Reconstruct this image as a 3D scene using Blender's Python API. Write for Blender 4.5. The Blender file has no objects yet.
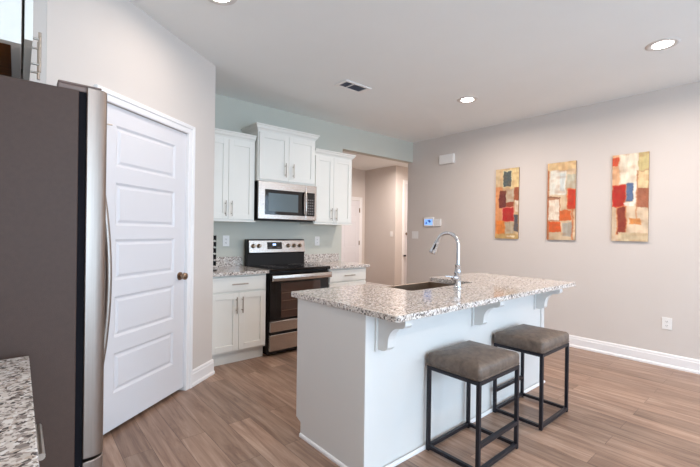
import bpy, bmesh, math, random
from mathutils import Matrix, Vector
random.seed(7)
sc = bpy.context.scene
COL = sc.collection

def lin(c):
    return tuple(((v / 255) / 12.92 if v / 255 <= 0.04045 else ((v / 255 + 0.055) / 1.055) ** 2.4) for v in c)

# ------------------------------------------------------------------ camera
CAM_H = 1.27
yaw, pitch, roll = math.radians(-40.663), math.radians(-0.108), math.radians(0.790)
fw = Vector((-math.sin(yaw) * math.cos(pitch), math.cos(yaw) * math.cos(pitch), math.sin(pitch)))
rt = Vector((math.cos(yaw), math.sin(yaw), 0))
up = rt.cross(fw)
r2 = rt * math.cos(roll) + up * math.sin(roll)
u2 = -rt * math.sin(roll) + up * math.cos(roll)
cam = bpy.data.objects.new('camera', bpy.data.cameras.new('camera'))
COL.objects.link(cam)
mw = Matrix(((r2.x, u2.x, -fw.x, 0), (r2.y, u2.y, -fw.y, 0), (r2.z, u2.z, -fw.z, CAM_H), (0, 0, 0, 1)))
cam.matrix_world = mw
cam.data.sensor_width = 36
cam.data.lens = 387.46 / 700 * 36
cam.data.clip_start = 0.02
sc.camera = cam

# ------------------------------------------------------------------ world, daylight, exposure
wd = bpy.data.worlds.new('world'); sc.world = wd; wd.use_nodes = True
bg = wd.node_tree.nodes['Background']
bg.inputs[0].default_value = (0.62, 0.78, 1.0, 1); bg.inputs[1].default_value = 1.6

CEIL = 2.735
XL, XR = -0.61, 4.84          # left and right wall faces
YF, YB = -3.6, 4.1            # front (behind the camera) and back wall faces
WIN = [(-0.45, 1.7, 0.35, 2.4), (1.95, 4.2, 0.06, 2.2)]   # openings in the front wall: x0, x1, z0, z1

def daylight(name, x0, x1, z0, z1, y, power):
    l = bpy.data.lights.new(name, 'AREA'); l.shape = 'RECTANGLE'
    l.size = x1 - x0; l.size_y = z1 - z0; l.energy = power; l.color = (0.56, 0.79, 1.0)
    o = bpy.data.objects.new(name, l); COL.objects.link(o)
    o.location = ((x0 + x1) / 2, y, (z0 + z1) / 2)
    o.rotation_euler = (math.radians(90), 0, 0)     # shines towards +Y, into the room
    return o
daylight('window_daylight', *WIN[0], YF - 0.16, 128)
daylight('patio_daylight', *WIN[1], YF - 0.16, 62)
WR = (-3.2, -1.0, 0.7, 2.25)                             # unseen opening added in the right wall for ambient daylight: y0, y1, z0, z1
o_ = daylight('added_side_daylight', WR[0], WR[1], WR[2], WR[3], 0, 35)
o_.location = (XR + 0.16, (WR[0] + WR[1]) / 2, (WR[2] + WR[3]) / 2); o_.rotation_euler = (math.radians(90), 0, math.radians(90))
CAN_POWER = 19
CAN_COLOR = (1.0, 0.86, 0.76)
HALL_POWER = 42

sc.view_settings.view_transform = 'Standard'
sc.view_settings.look = 'None'
sc.view_settings.gamma = 1
sc.view_settings.use_curve_mapping = False
sc.view_settings.exposure = 0.30
sc.cycles.max_bounces = 10
sc.cycles.diffuse_bounces = 6
sc.cycles.use_denoising = True
sc.cycles.sample_clamp_indirect = 6

# ------------------------------------------------------------------ materials
def new_mat(name):
    m = bpy.data.materials.new(name); m.use_nodes = True
    nt = m.node_tree
    return m, nt, nt.nodes['Principled BSDF']

def mapping(nt, scale=(1, 1, 1), coord='Object'):
    tc = nt.nodes.new('ShaderNodeTexCoord'); mp = nt.nodes.new('ShaderNodeMapping')
    mp.inputs['Scale'].default_value = scale
    nt.links.new(tc.outputs[coord], mp.inputs[0]); return mp

def paint(name, rgb, rough=0.5, var=0.02, nscale=3.0, bump=0.0, bscale=250, metallic=0.0, spec=0.5, nmap=(1, 1, 1)):
    m, nt, b = new_mat(name)
    c = lin(rgb)
    mp = mapping(nt, nmap)
    n = nt.nodes.new('ShaderNodeTexNoise'); n.inputs['Scale'].default_value = nscale; n.inputs['Detail'].default_value = 3
    nt.links.new(mp.outputs[0], n.inputs['Vector'])
    r = nt.nodes.new('ShaderNodeValToRGB')
    r.color_ramp.elements[0].position = 0.3; r.color_ramp.elements[1].position = 0.7
    r.color_ramp.elements[0].color = (*[v * (1 - var) for v in c], 1)
    r.color_ramp.elements[1].color = (*[min(1, v * (1 + var)) for v in c], 1)
    nt.links.new(n.outputs[0], r.inputs[0]); nt.links.new(r.outputs[0], b.inputs['Base Color'])
    b.inputs['Roughness'].default_value = rough; b.inputs['Metallic'].default_value = metallic
    b.inputs['Specular IOR Level'].default_value = spec
    if bump:
        n2 = nt.nodes.new('ShaderNodeTexNoise'); n2.inputs['Scale'].default_value = bscale; n2.inputs['Detail'].default_value = 2
        nt.links.new(mp.outputs[0], n2.inputs['Vector'])
        bp = nt.nodes.new('ShaderNodeBump'); bp.inputs['Strength'].default_value = bump; bp.inputs['Distance'].default_value = 0.002
        nt.links.new(n2.outputs[0], bp.inputs['Height']); nt.links.new(bp.outputs[0], b.inputs['Normal'])
    return m

def emit(name, rgb, strength):
    m, nt, b = new_mat(name)
    b.inputs['Base Color'].default_value = (*rgb, 1)
    b.inputs['Emission Color'].default_value = (*rgb, 1)
    b.inputs['Emission Strength'].default_value = strength
    return m

M = {}
M['wall'] = paint('wall_paint', (212, 204, 198), 0.75, 0.012, 2, 0.25, 180, spec=0.3)
M['wall_mixed_light'] = paint('kitchen_wall_mixed_light', (198, 198, 188), 0.7, 0.012, 2, 0.25, 180, spec=0.3)  # same wall as above; the tint of the mixed room light is put into its colour
M['ceiling'] = paint('ceiling_paint', (236, 238, 237), 0.85, 0.012, 2, 0.4, 120, spec=0.2)
M['trim'] = paint('white_trim_paint', (238, 236, 236), 0.35, 0.008)
M['door'] = paint('white_door_paint', (222, 220, 223), 0.4, 0.008)
M['cabinet'] = paint('white_cabinet_paint', (229, 228, 222), 0.38, 0.008)
M['island_paint'] = paint('white_island_paint', (222, 220, 217), 0.45, 0.01)
M['steel'] = paint('brushed_steel', (196, 188, 182), 0.27, 0.07, 30, 0.06, 90, 1.0, nmap=(0.15, 0.15, 8))
M['steel_door'] = paint('fridge_door_steel', (152, 140, 132), 0.38, 0.06, 30, 0.04, 90, 1.0, nmap=(8, 8, 0.12))
M['chrome'] = paint('chrome', (215, 218, 222), 0.08, 0.01, metallic=1.0)
M['nickel'] = paint('satin_nickel', (178, 168, 158), 0.28, 0.03, metallic=1.0)
M['bronze'] = paint('aged_nickel', (150, 128, 108), 0.3, 0.05, metallic=1.0)
M['fridge_side'] = paint('fridge_side_coat', (72, 54, 46), 0.55, 0.05, 90, 0.25, 420, spec=0.35)
M['gasket'] = paint('dark_gasket', (18, 17, 22), 0.8, 0.03, spec=0.15)
M['black_plastic'] = paint('black_plastic', (24, 21, 21), 0.5, 0.03, spec=0.3)
M['black_glass'] = paint('black_glass', (22, 17, 16), 0.06, 0.02)
M['oven_glass'] = paint('oven_window_glass', (72, 52, 44), 0.07, 0.05)
M['micro_glass'] = paint('microwave_window_glass', (92, 104, 108), 0.18, 0.04)
M['stool_metal'] = paint('dark_stool_metal', (34, 33, 40), 0.4, 0.04, metallic=0.3)
M['plastic'] = paint('white_plastic', (236, 234, 232), 0.35, 0.01)
M['slot'] = paint('outlet_slots', (70, 66, 64), 0.5, 0.01)
M['sink_steel'] = paint('sink_steel', (164, 146, 130), 0.42, 0.06, 40, metallic=1.0)
M['dark_wood'] = paint('cabinet_underside_wood', (140, 84, 36), 0.5, 0.18, 9, nmap=(1, 8, 1))
M['vent_dark'] = paint('vent_slots', (120, 124, 138), 0.6, 0.02)
M['can_trim'] = paint('light_trim', (214, 210, 206), 0.5, 0.01)
M['screen'] = emit('blue_screen', lin((120, 165, 235)), 0.9)
M['display'] = emit('oven_display', lin((170, 200, 255)), 1.6)
M['screen_dark'] = paint('screen_mark', (70, 110, 180), 0.3, 0.02)
M['hinge_paint'] = paint('hinge_cover_paint', (112, 92, 84), 0.4, 0.03)
M['can_lens'] = emit('can_lens', (1.0, 0.93, 0.85), 14)
M['key_grey'] = paint('key_grey', (96, 92, 92), 0.4, 0.03)

def leather():
    m, nt, b = new_mat('brown_leather')
    mp = mapping(nt)
    n = nt.nodes.new('ShaderNodeTexNoise'); n.inputs['Scale'].default_value = 22; n.inputs['Detail'].default_value = 6; n.inputs['Roughness'].default_value = 0.65
    nt.links.new(mp.outputs[0], n.inputs['Vector'])
    r = nt.nodes.new('ShaderNodeValToRGB')
    r.color_ramp.elements[0].position = 0.3; r.color_ramp.elements[0].color = (*lin((80, 68, 60)), 1)
    r.color_ramp.elements[1].position = 0.7; r.color_ramp.elements[1].color = (*lin((122, 106, 94)), 1)
    nt.links.new(n.outputs[0], r.inputs[0]); nt.links.new(r.outputs[0], b.inputs['Base Color'])
    b.inputs['Roughness'].default_value = 0.45
    v = nt.nodes.new('ShaderNodeTexVoronoi'); v.inputs['Scale'].default_value = 260
    nt.links.new(mp.outputs[0], v.inputs['Vector'])
    bp = nt.nodes.new('ShaderNodeBump'); bp.inputs['Strength'].default_value = 0.3; bp.inputs['Distance'].default_value = 0.001
    nt.links.new(v.outputs[0], bp.inputs['Height']); nt.links.new(bp.outputs[0], b.inputs['Normal'])
    return m
M['leather'] = leather()

def granite():
    m, nt, b = new_mat('speckled_granite')
    mp = mapping(nt)
    v = nt.nodes.new('ShaderNodeTexVoronoi'); v.inputs['Scale'].default_value = 115
    nd = nt.nodes.new('ShaderNodeTexNoise'); nd.inputs['Scale'].default_value = 60
    nt.links.new(mp.outputs[0], nd.inputs['Vector'])
    mx = nt.nodes.new('ShaderNodeMixRGB'); mx.inputs[0].default_value = 0.012
    nt.links.new(mp.outputs[0], mx.inputs[1]); nt.links.new(nd.outputs['Color'], mx.inputs[2])
    nt.links.new(mx.outputs[0], v.inputs['Vector'])
    sep = nt.nodes.new('ShaderNodeSeparateColor'); nt.links.new(v.outputs['Color'], sep.inputs[0])
    r = nt.nodes.new('ShaderNodeValToRGB'); r.color_ramp.interpolation = 'CONSTANT'
    stops = [(0, (104, 98, 96)), (0.07, (150, 141, 136)), (0.18, (184, 173, 166)), (0.32, (208, 199, 192)), (0.48, (228, 221, 215)), (0.80, (240, 237, 234)), (0.94, (198, 184, 172))]
    el = r.color_ramp.elements
    el[0].color = (*lin(stops[0][1]), 1); el[0].position = 0
    el[1].position = stops[1][0]; el[1].color = (*lin(stops[1][1]), 1)
    for p, c in stops[2:]:
        e = el.new(p); e.color = (*lin(c), 1)
    nt.links.new(sep.outputs[0], r.inputs[0])
    v2 = nt.nodes.new('ShaderNodeTexVoronoi'); v2.inputs['Scale'].default_value = 210
    nt.links.new(mx.outputs[0], v2.inputs['Vector'])
    sep2 = nt.nodes.new('ShaderNodeSeparateColor'); nt.links.new(v2.outputs['Color'], sep2.inputs[0])
    r3 = nt.nodes.new('ShaderNodeValToRGB'); r3.color_ramp.interpolation = 'CONSTANT'
    r3.color_ramp.elements[0].color = (*lin((112, 104, 104)), 1); r3.color_ramp.elements[1].position = 0.12; r3.color_ramp.elements[1].color = (*lin((244, 242, 240)), 1)
    nt.links.new(sep2.outputs[1], r3.inputs[0])
    mu = nt.nodes.new('ShaderNodeMixRGB'); mu.blend_type = 'MULTIPLY'; mu.inputs[0].default_value = 0.8
    nt.links.new(r.outputs[0], mu.inputs[1]); nt.links.new(r3.outputs[0], mu.inputs[2])
    nt.links.new(mu.outputs[0], b.inputs['Base Color'])
    b.inputs['Roughness'].default_value = 0.1
    b.inputs['Specular IOR Level'].default_value = 0.6
    return m
M['granite'] = granite()

def floor_mat():
    m, nt, b = new_mat('wood_plank_floor')
    tc = nt.nodes.new('ShaderNodeTexCoord')
    sx = nt.nodes.new('ShaderNodeSeparateXYZ'); nt.links.new(tc.outputs['Object'], sx.inputs[0])
    cb = nt.nodes.new('ShaderNodeCombineXYZ')
    nt.links.new(sx.outputs['Y'], cb.inputs['X']); nt.links.new(sx.outputs['X'], cb.inputs['Y'])
    br = nt.nodes.new('ShaderNodeTexBrick')
    br.offset = 0.37; br.offset_frequency = 2
    br.inputs['Scale'].default_value = 1
    br.inputs['Brick Width'].default_value = 1.22; br.inputs['Row Height'].default_value = 0.152
    br.inputs['Mortar Size'].default_value = 0.0012; br.inputs['Mortar Smooth'].default_value = 0.3
    br.inputs['Bias'].default_value = 0
    br.inputs['Color1'].default_value = (0, 0, 0, 1); br.inputs['Color2'].default_value = (1, 1, 1, 1); br.inputs['Mortar'].default_value = (0.5, 0.5, 0.5, 1)
    nt.links.new(cb.outputs[0], br.inputs['Vector'])
    mp = nt.nodes.new('ShaderNodeMapping'); mp.inputs['Scale'].default_value = (1.1, 13, 1)
    ad = nt.nodes.new('ShaderNodeVectorMath'); ad.operation = 'ADD'
    ml = nt.nodes.new('ShaderNodeVectorMath'); ml.operation = 'SCALE'; ml.inputs['Scale'].default_value = 17
    nt.links.new(br.outputs['Color'], ml.inputs[0])
    nt.links.new(cb.outputs[0], mp.inputs[0]); nt.links.new(mp.outputs[0], ad.inputs[0]); nt.links.new(ml.outputs[0], ad.inputs[1])
    n = nt.nodes.new('ShaderNodeTexNoise'); n.inputs['Scale'].default_value = 1.5; n.inputs['Detail'].default_value = 9; n.inputs['Roughness'].default_value = 0.66; n.inputs['Distortion'].default_value = 0.7
    nt.links.new(ad.outputs[0], n.inputs['Vector'])
    r = nt.nodes.new('ShaderNodeValToRGB')
    st = [(0.27, (104, 80, 66)), (0.42, (140, 111, 94)), (0.55, (163, 134, 115)), (0.74, (188, 162, 144))]
    el = r.color_ramp.elements
    el[0].position = st[0][0]; el[0].color = (*lin(st[0][1]), 1); el[1].position = st[1][0]; el[1].color = (*lin(st[1][1]), 1)
    for p, c in st[2:]:
        e = el.new(p); e.color = (*lin(c), 1)
    nt.links.new(n.outputs[0], r.inputs[0])
    # per plank tone
    bw = nt.nodes.new('ShaderNodeRGBToBW'); nt.links.new(br.outputs['Color'], bw.inputs[0])
    mr = nt.nodes.new('ShaderNodeMapRange'); mr.inputs['To Min'].default_value = 0.72; mr.inputs['To Max'].default_value = 1.14
    nt.links.new(bw.outputs[0], mr.inputs['Value'])
    sc1 = nt.nodes.new('ShaderNodeVectorMath'); sc1.operation = 'SCALE'
    nt.links.new(r.outputs[0], sc1.inputs[0]); nt.links.new(mr.outputs[0], sc1.inputs['Scale'])
    mo = nt.nodes.new('ShaderNodeMixRGB'); nt.links.new(br.outputs['Fac'], mo.inputs[0])
    nt.links.new(sc1.outputs[0], mo.inputs[1]); mo.inputs[2].default_value = (*lin((86, 66, 54)), 1)
    nt.links.new(mo.outputs[0], b.inputs['Base Color'])
    b.inputs['Roughness'].default_value = 0.36
    b.inputs['Specular IOR Level'].default_value = 0.45
    bp = nt.nodes.new('ShaderNodeBump'); bp.inputs['Strength'].default_value = 0.12; bp.inputs['Distance'].default_value = 0.002
    nt.links.new(n.outputs[0], bp.inputs['Height']); nt.links.new(bp.outputs[0], b.inputs['Normal'])
    return m
M['floor'] = floor_mat()

def pane_mat():
    m = bpy.data.materials.new('window_glass'); m.use_nodes = True; nt = m.node_tree
    nt.nodes.remove(nt.nodes['Principled BSDF'])
    t = nt.nodes.new('ShaderNodeBsdfTransparent'); g = nt.nodes.new('ShaderNodeBsdfGlossy'); g.inputs['Roughness'].default_value = 0.02
    mx = nt.nodes.new('ShaderNodeMixShader'); mx.inputs[0].default_value = 0.06
    nt.links.new(t.outputs[0], mx.inputs[1]); nt.links.new(g.outputs[0], mx.inputs[2]); nt.links.new(mx.outputs[0], nt.nodes['Material Output'].inputs[0])
    return m
M['pane'] = pane_mat()

def vcol_mat():
    m, nt, b = new_mat('acrylic_paint_canvas')
    a = nt.nodes.new('ShaderNodeAttribute'); a.attribute_name = 'Col'
    mp = mapping(nt)
    n = nt.nodes.new('ShaderNodeTexNoise'); n.inputs['Scale'].default_value = 60; n.inputs['Detail'].default_value = 4
    nt.links.new(mp.outputs[0], n.inputs['Vector'])
    mx = nt.nodes.new('ShaderNodeMixRGB'); mx.blend_type = 'OVERLAY'; mx.inputs[0].default_value = 0.08
    nt.links.new(a.outputs[0], mx.inputs[1]); nt.links.new(n.outputs[0], mx.inputs[2])
    nt.links.new(mx.outputs[0], b.inputs['Base Color']); b.inputs['Roughness'].default_value = 0.6
    return m
M['canvas'] = vcol_mat()

# ------------------------------------------------------------------ mesh helpers
ident = lambda p: Vector(p)

def box(bm, x0, x1, y0, y1, z0, z1, T=ident):
    v = [bm.verts.new(T((x, y, z))) for x in (x0, x1) for y in (y0, y1) for z in (z0, z1)]
    for f in ((0, 1, 3, 2), (4, 6, 7, 5), (0, 4, 5, 1), (2, 3, 7, 6), (0, 2, 6, 4), (1, 5, 7, 3)):
        bm.faces.new([v[i] for i in f])
    return v

def cyl(bm, p0, p1, r0, r1=None, n=16, cap=True):
    r1 = r0 if r1 is None else r1
    p0, p1 = Vector(p0), Vector(p1); d = (p1 - p0).normalized()
    a = d.orthogonal().normalized(); b = d.cross(a)
    A = [bm.verts.new(p0 + (a * math.cos(t) + b * math.sin(t)) * r0) for t in [2 * math.pi * i / n for i in range(n)]]
    B = [bm.verts.new(p1 + (a * math.cos(t) + b * math.sin(t)) * r1) for t in [2 * math.pi * i / n for i in range(n)]]
    for i in range(n):
        bm.faces.new((A[i], A[(i + 1) % n], B[(i + 1) % n], B[i]))
    if cap:
        bm.faces.new(A[::-1]); bm.faces.new(B)

def tube(bm, pts, r, n=14, radii=None):
    pts = [Vector(p) for p in pts]
    rings = []; a = None
    for i, p in enumerate(pts):
        d = (pts[min(i + 1, len(pts) - 1)] - pts[max(i - 1, 0)]).normalized()
        if a is None: a = d.orthogonal().normalized()
        a = (a - d * a.dot(d)).normalized(); b = d.cross(a)
        rr = radii[i] if radii else r
        rings.append([bm.verts.new(p + (a * math.cos(t) + b * math.sin(t)) * rr) for t in [2 * math.pi * k / n for k in range(n)]])
    for q in range(len(rings) - 1):
        for k in range(n):
            bm.faces.new((rings[q][k], rings[q][(k + 1) % n], rings[q + 1][(k + 1) % n], rings[q + 1][k]))
    bm.faces.new(rings[0][::-1]); bm.faces.new(rings[-1])

def lathe(bm, prof, c, axis='z', n=24, T=None):
    """prof: list of (radius, height); closed at ends when radius 0"""
    c = Vector(c)
    def pt(r, h, t):
        x, y = r * math.cos(t), r * math.sin(t)
        if T: return c + T(x, y, h)
        return c + (Vector((x, y, h)) if axis == 'z' else Vector((h, x, y)) if axis == 'x' else Vector((x, h, y)))
    rings = []
    for r, h in prof:
        if r == 0: rings.append([bm.verts.new(pt(0, h, 0))])
        else: rings.append([bm.verts.new(pt(r, h, 2 * math.pi * i / n)) for i in range(n)])
    for A, B in zip(rings, rings[1:]):
        for i in range(n):
            j = (i + 1) % n
            if len(A) == 1 and len(B) == 1: continue
            if len(A) == 1: bm.faces.new((A[0], B[j], B[i]))
            elif len(B) == 1: bm.faces.new((A[i], A[j], B[0]))
            else: bm.faces.new((A[i], A[j], B[j], B[i]))

def prism(bm, prof, lo, hi, T):
    """prof: polygon of (a, b); extruded from lo to hi; T(a, b, t) -> point"""
    A = [bm.verts.new(T(a, b, lo)) for a, b in prof]; B = [bm.verts.new(T(a, b, hi)) for a, b in prof]
    n = len(prof)
    for i in range(n): bm.faces.new((A[i], A[(i + 1) % n], B[(i + 1) % n], B[i]))
    bm.faces.new(A[::-1]); bm.faces.new(B)

def origin_of(o):
    p = Vector((0, 0, 0))
    while o is not None:
        p = p + o.location; o = o.parent
    return p

def obj(name, bm, mat, parent=None, bevel=0.0, smooth=False, loc=None, seg=2):
    """links one mesh object; its vertices are given in world coordinates"""
    bmesh.ops.recalc_face_normals(bm, faces=bm.faces)
    base = origin_of(parent) if parent is not None else Vector(loc or (0, 0, 0))
    bmesh.ops.translate(bm, verts=bm.verts, vec=-base)
    me = bpy.data.meshes.new(name); bm.to_mesh(me); bm.free()
    o = bpy.data.objects.new(name, me); COL.objects.link(o)
    me.materials.append(mat)
    if parent is not None: o.parent = parent
    else: o.location = base
    if smooth:
        for p in me.polygons: p.use_smooth = True
        if smooth == 'auto':
            me.set_sharp_from_angle(angle=math.radians(40))
    if bevel:
        md = o.modifiers.new('bevel', 'BEVEL'); md.width = bevel; md.segments = seg; md.limit_method = 'ANGLE'; md.angle_limit = math.radians(40)
    return o

def tag(o, label, cat, group=None):
    o['label'] = label; o['category'] = cat
    if group: o['group'] = group
    return o

def thing(name, label, cat, loc, group=None):
    o = bpy.data.objects.new(name, None); COL.objects.link(o); o.location = loc
    o.empty_display_size = 0.1
    return tag(o, label, cat, group)

def struct(name, bm, mat, parent=None, bevel=0.0, smooth=False):
    o = obj(name, bm, mat, parent, bevel, smooth)
    if parent is None: o['kind'] = 'structure'
    return o

def B(*boxes, T=ident):
    bm = bmesh.new()
    for b in boxes: box(bm, *b, T=T)
    return bm

def copy_tree(o, parent=None):
    c = o.copy(); COL.objects.link(c)
    if parent is not None: c.parent = parent
    for ch in list(o.children): copy_tree(ch, c)
    return c

# diagonal pantry wall frame: s along the wall (0 at its right end), n out into the room
EX, EY = 1.323, 3.402
A_ = math.radians(36.58)
dd = Vector((math.cos(A_), math.sin(A_), 0)); nn = Vector((math.sin(A_), -math.cos(A_), 0))
def DT(p):
    return Vector((EX, EY, 0)) + dd * p[0] + nn * p[1] + Vector((0, 0, p[2]))

# ------------------------------------------------------------------ the room
HX0, HX1, HY1 = 2.2, 6.18, 6.67
struct('floor', B((XL - 0.2, 7.4, YF - 0.2, 6.9, -0.1, 0)), M['floor'])
struct('ceiling', B((XL - 0.2, 7.4, YF - 0.2, 6.9, CEIL, CEIL + 0.1)), M['ceiling'])
struct('wall_left', B((XL - 0.12, XL, YF, 2.5, 0, CEIL)), M['wall'])
struct('wall_right', B((XR, XR + 0.12, YF, WR[0], 0, CEIL), (XR, XR + 0.12, WR[1], 4.2, 0, CEIL), (XR, XR + 0.12, WR[0], WR[1], 0, WR[2]), (XR, XR + 0.12, WR[0], WR[1], WR[3], CEIL)), M['wall'])
# kitchen wall with the header over the hallway opening
struct('wall_back', B((1.33, 3.37, YB, YB + 0.12, 0, CEIL), (3.37, XR, YB, YB + 0.12, 2.42, CEIL)), M['wall_mixed_light'])
# front wall with two openings
(a0, a1, az0, az1), (b0, b1, bz0, bz1) = WIN
struct('wall_front', B((XL, a0, YF - 0.12, YF, 0, CEIL), (a1, b0, YF - 0.12, YF, 0, CEIL), (b1, XR, YF - 0.12, YF, 0, CEIL),
                       (a0, a1, YF - 0.12, YF, 0, az0), (a0, a1, YF - 0.12, YF, az1, CEIL), (b0, b1, YF - 0.12, YF, 0, bz0), (b0, b1, YF - 0.12, YF, bz1, CEIL)), M['wall'])
for i, (x0, x1, z0, z1) in enumerate(WIN):
    bm = bmesh.new(); f = 0.05
    y0, y1 = YF - 0.09, YF - 0.03
    box(bm, x0, x0 + f, y0, y1, z0, z1); box(bm, x1 - f, x1, y0, y1, z0, z1)
    box(bm, x0 + f, x1 - f, y0, y1, z0, z0 + f); box(bm, x0 + f, x1 - f, y0, y1, z1 - f, z1)
    xm = (x0 + x1) / 2; box(bm, xm - 0.03, xm + 0.03, y0, y1, z0 + f, z1 - f)
    w = struct('window_%d' % (i + 1), bm, M['trim'])
    obj('glass_pane', B((x0 + f, xm - 0.03, YF - 0.065, YF - 0.06, z0 + f, z1 - f)), M['pane'], w)
    obj('glass_pane', B((xm + 0.03, x1 - f, YF - 0.065, YF - 0.06, z0 + f, z1 - f)), M['pane'], w)

bm = bmesh.new(); f = 0.05
y0, y1, z0, z1 = WR; q0, q1 = XR + 0.03, XR + 0.09
box(bm, q0, q1, y0, y0 + f, z0, z1); box(bm, q0, q1, y1 - f, y1, z0, z1)
box(bm, q0, q1, y0 + f, y1 - f, z0, z0 + f); box(bm, q0, q1, y0 + f, y1 - f, z1 - f, z1)
ymid = (y0 + y1) / 2; box(bm, q0, q1, ymid - 0.03, ymid + 0.03, z0 + f, z1 - f)
w = struct('window_3', bm, M['trim'])  # unseen window, added so more daylight enters from the right
obj('glass_pane', B((XR + 0.06, XR + 0.065, y0 + f, ymid - 0.03, z0 + f, z1 - f)), M['pane'], w)
obj('glass_pane', B((XR + 0.06, XR + 0.065, ymid + 0.03, y1 - f, z0 + f, z1 - f)), M['pane'], w)

# pantry: diagonal wall with door opening, return wall to the kitchen wall, and front wall
DS0, DS1, DH = -1.172, -0.378, 2.037       # door opening
SL = -(EX - 0.105) / math.cos(A_)
bm = B((SL, DS0, -0.12, 0, 0, CEIL), (DS1, 0, -0.12, 0, 0, CEIL), (DS0, DS1, -0.12, 0, DH, CEIL), T=DT)
struct('wall_diagonal', bm, M['wall'])
bm = bmesh.new()
prism(bm, [(1.323, 3.402), (1.323, 4.1), (1.21, 4.1), (1.21, 3.46)], 0, CEIL, lambda a, b, t: Vector((a, b, t)))
struct('wall_pantry_side', bm, M['wall'])
struct('wall_pantry_front', B((XL, 0.105, 2.5, 2.6, 0, CEIL)), M['wall'])

struct('wall_pantry_left', B((XL - 0.12, XL, 2.6, 4.1, 0, CEIL)), M['wall'])  # unseen, added to stop outside light leaking under the pantry door
struct('wall_pantry_back', B((XL - 0.12, 1.33, YB + 0.001, YB + 0.12, 0, CEIL)), M['wall'])  # added as well, closes the pantry against stray light

# hallway beyond the header
struct('wall_hallway_far', B((HX0, HX1 + 0.12, HY1, HY1 + 0.12, 0, CEIL)), M['wall'])
struct('wall_hallway_right', B((HX1, HX1 + 0.12, 5.70, HY1, 0, CEIL)), M['wall'])
struct('wall_hallway_left', B((HX0 - 0.12, HX0, YB + 0.12, HY1, 0, CEIL)), M['wall'])
struct('wall_hallway_side', B((HX1 + 0.12, 7.2, 5.70, 5.82, 0, CEIL)), M['wall'])
struct('wall_hallway_end', B((7.2, 7.32, 4.2, 5.82, 0, CEIL)), M['wall'])
struct('wall_hallway_near', B((XR + 0.12, 7.2, 4.08, 4.2, 0, CEIL)), M['wall'])

# baseboards: a stepped profile, (depth, height) polygon
BBP = [(0, 0), (0.024, 0), (0.024, 0.018), (0.015, 0.03), (0.015, 0.098), (0.011, 0.104), (0.011, 0.118), (0.006, 0.128), (0, 0.130)]
def base_x(name, y, x0, x1, sgn=-1):
    bm = bmesh.new(); prism(bm, BBP, x0, x1, lambda a, b, t: Vector((t, y + sgn * a, b))); struct(name, bm, M['trim'])
def base_y(name, x, y0, y1, sgn=-1):
    bm = bmesh.new(); prism(bm, BBP, y0, y1, lambda a, b, t: Vector((x + sgn * a, t, b))); struct(name, bm, M['trim'])
base_y('baseboard_right', XR, YF, 4.2)
base_y('baseboard_left', XL, YF, -1.0, 1)
base_y('baseboard_hallway_right', HX1, 5.70, HY1)
base_x('baseboard_hallway_far', HY1, HX0, 5.12)
base_x('baseboard_hallway_side', 5.70, HX1, 6.40)
bm = bmesh.new(); prism(bm, BBP, -0.309, 0.012, lambda a, b, t: DT((t, a, b))); struct('baseboard_diagonal', bm, M['trim'])

# ------------------------------------------------------------------ panelled doors
def panel_door_mesh(bm, w, h, panels, th, T, rec=0.009, bev=0.014):
    """slab with recessed, raised-field panels; local (s, depth, z); front at depth 0, panels given (s0, s1, z0, z1)"""
    ss = sorted({0, w} | {p[0] for p in panels} | {p[1] for p in panels})
    zs = sorted({0, h} | {p[2] for p in panels} | {p[3] for p in panels})
    def in_panel(s, z): return any(p[0] < s < p[1] and p[2] < z < p[3] for p in panels)
    for i in range(len(ss) - 1):
        for j in range(len(zs) - 1):
            if in_panel((ss[i] + ss[i + 1]) / 2, (zs[j] + zs[j + 1]) / 2): continue
            q = [(ss[i], 0, zs[j]), (ss[i + 1], 0, zs[j]), (ss[i + 1], 0, zs[j + 1]), (ss[i], 0, zs[j + 1])]
            bm.faces.new([bm.verts.new(T(v)) for v in q])
    for s0, s1, z0, z1 in panels:
        loops = [(0, 0), (bev, -rec), (bev * 1.5, -rec), (bev * 2.6, -rec * 0.25)]
        prev = None
        for ins, dep in loops:
            cur = [bm.verts.new(T(v)) for v in ((s0 + ins, dep, z0 + ins), (s1 - ins, dep, z0 + ins), (s1 - ins, dep, z1 - ins), (s0 + ins, dep, z1 - ins))]
            if prev:
                for k in range(4): bm.faces.new((prev[k], prev[(k + 1) % 4], cur[(k + 1) % 4], cur[k]))
            prev = cur
        bm.faces.new(prev)
    # sides and back
    F = [(0, 0, 0), (w, 0, 0), (w, 0, h), (0, 0, h)]; K = [(a, -th, c) for a, _, c in F]
    fv = [bm.verts.new(T(v)) for v in F]; kv = [bm.verts.new(T(v)) for v in K]
    for k in range(4): bm.faces.new((fv[k], fv[(k + 1) % 4], kv[(k + 1) % 4], kv[k]))
    bm.faces.new(kv)

CASP = [(0, 0), (0, 0.010), (0.010, 0.014), (0.045, 0.016), (0.050, 0.022), (0.078, 0.024), (0.082, 0.020), (0.082, 0)]
def casing(bm, s0, s1, h, T, wdt=0.068):
    """mitred casing round an opening; profile measured out from the opening edge"""
    k = wdt / 0.082
    rings = []
    for (o_, d_) in CASP:
        o2 = o_ * k
        rings.append([bm.verts.new(T(v)) for v in ((s0 - o2, d_, 0), (s0 - o2, d_, h + o2), (s1 + o2, d_, h + o2), (s1 + o2, d_, 0))])
    for a, b in zip(rings, rings[1:] + rings[:1]):
        for i in range(3): bm.faces.new((a[i], a[i + 1], b[i + 1], b[i]))

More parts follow.
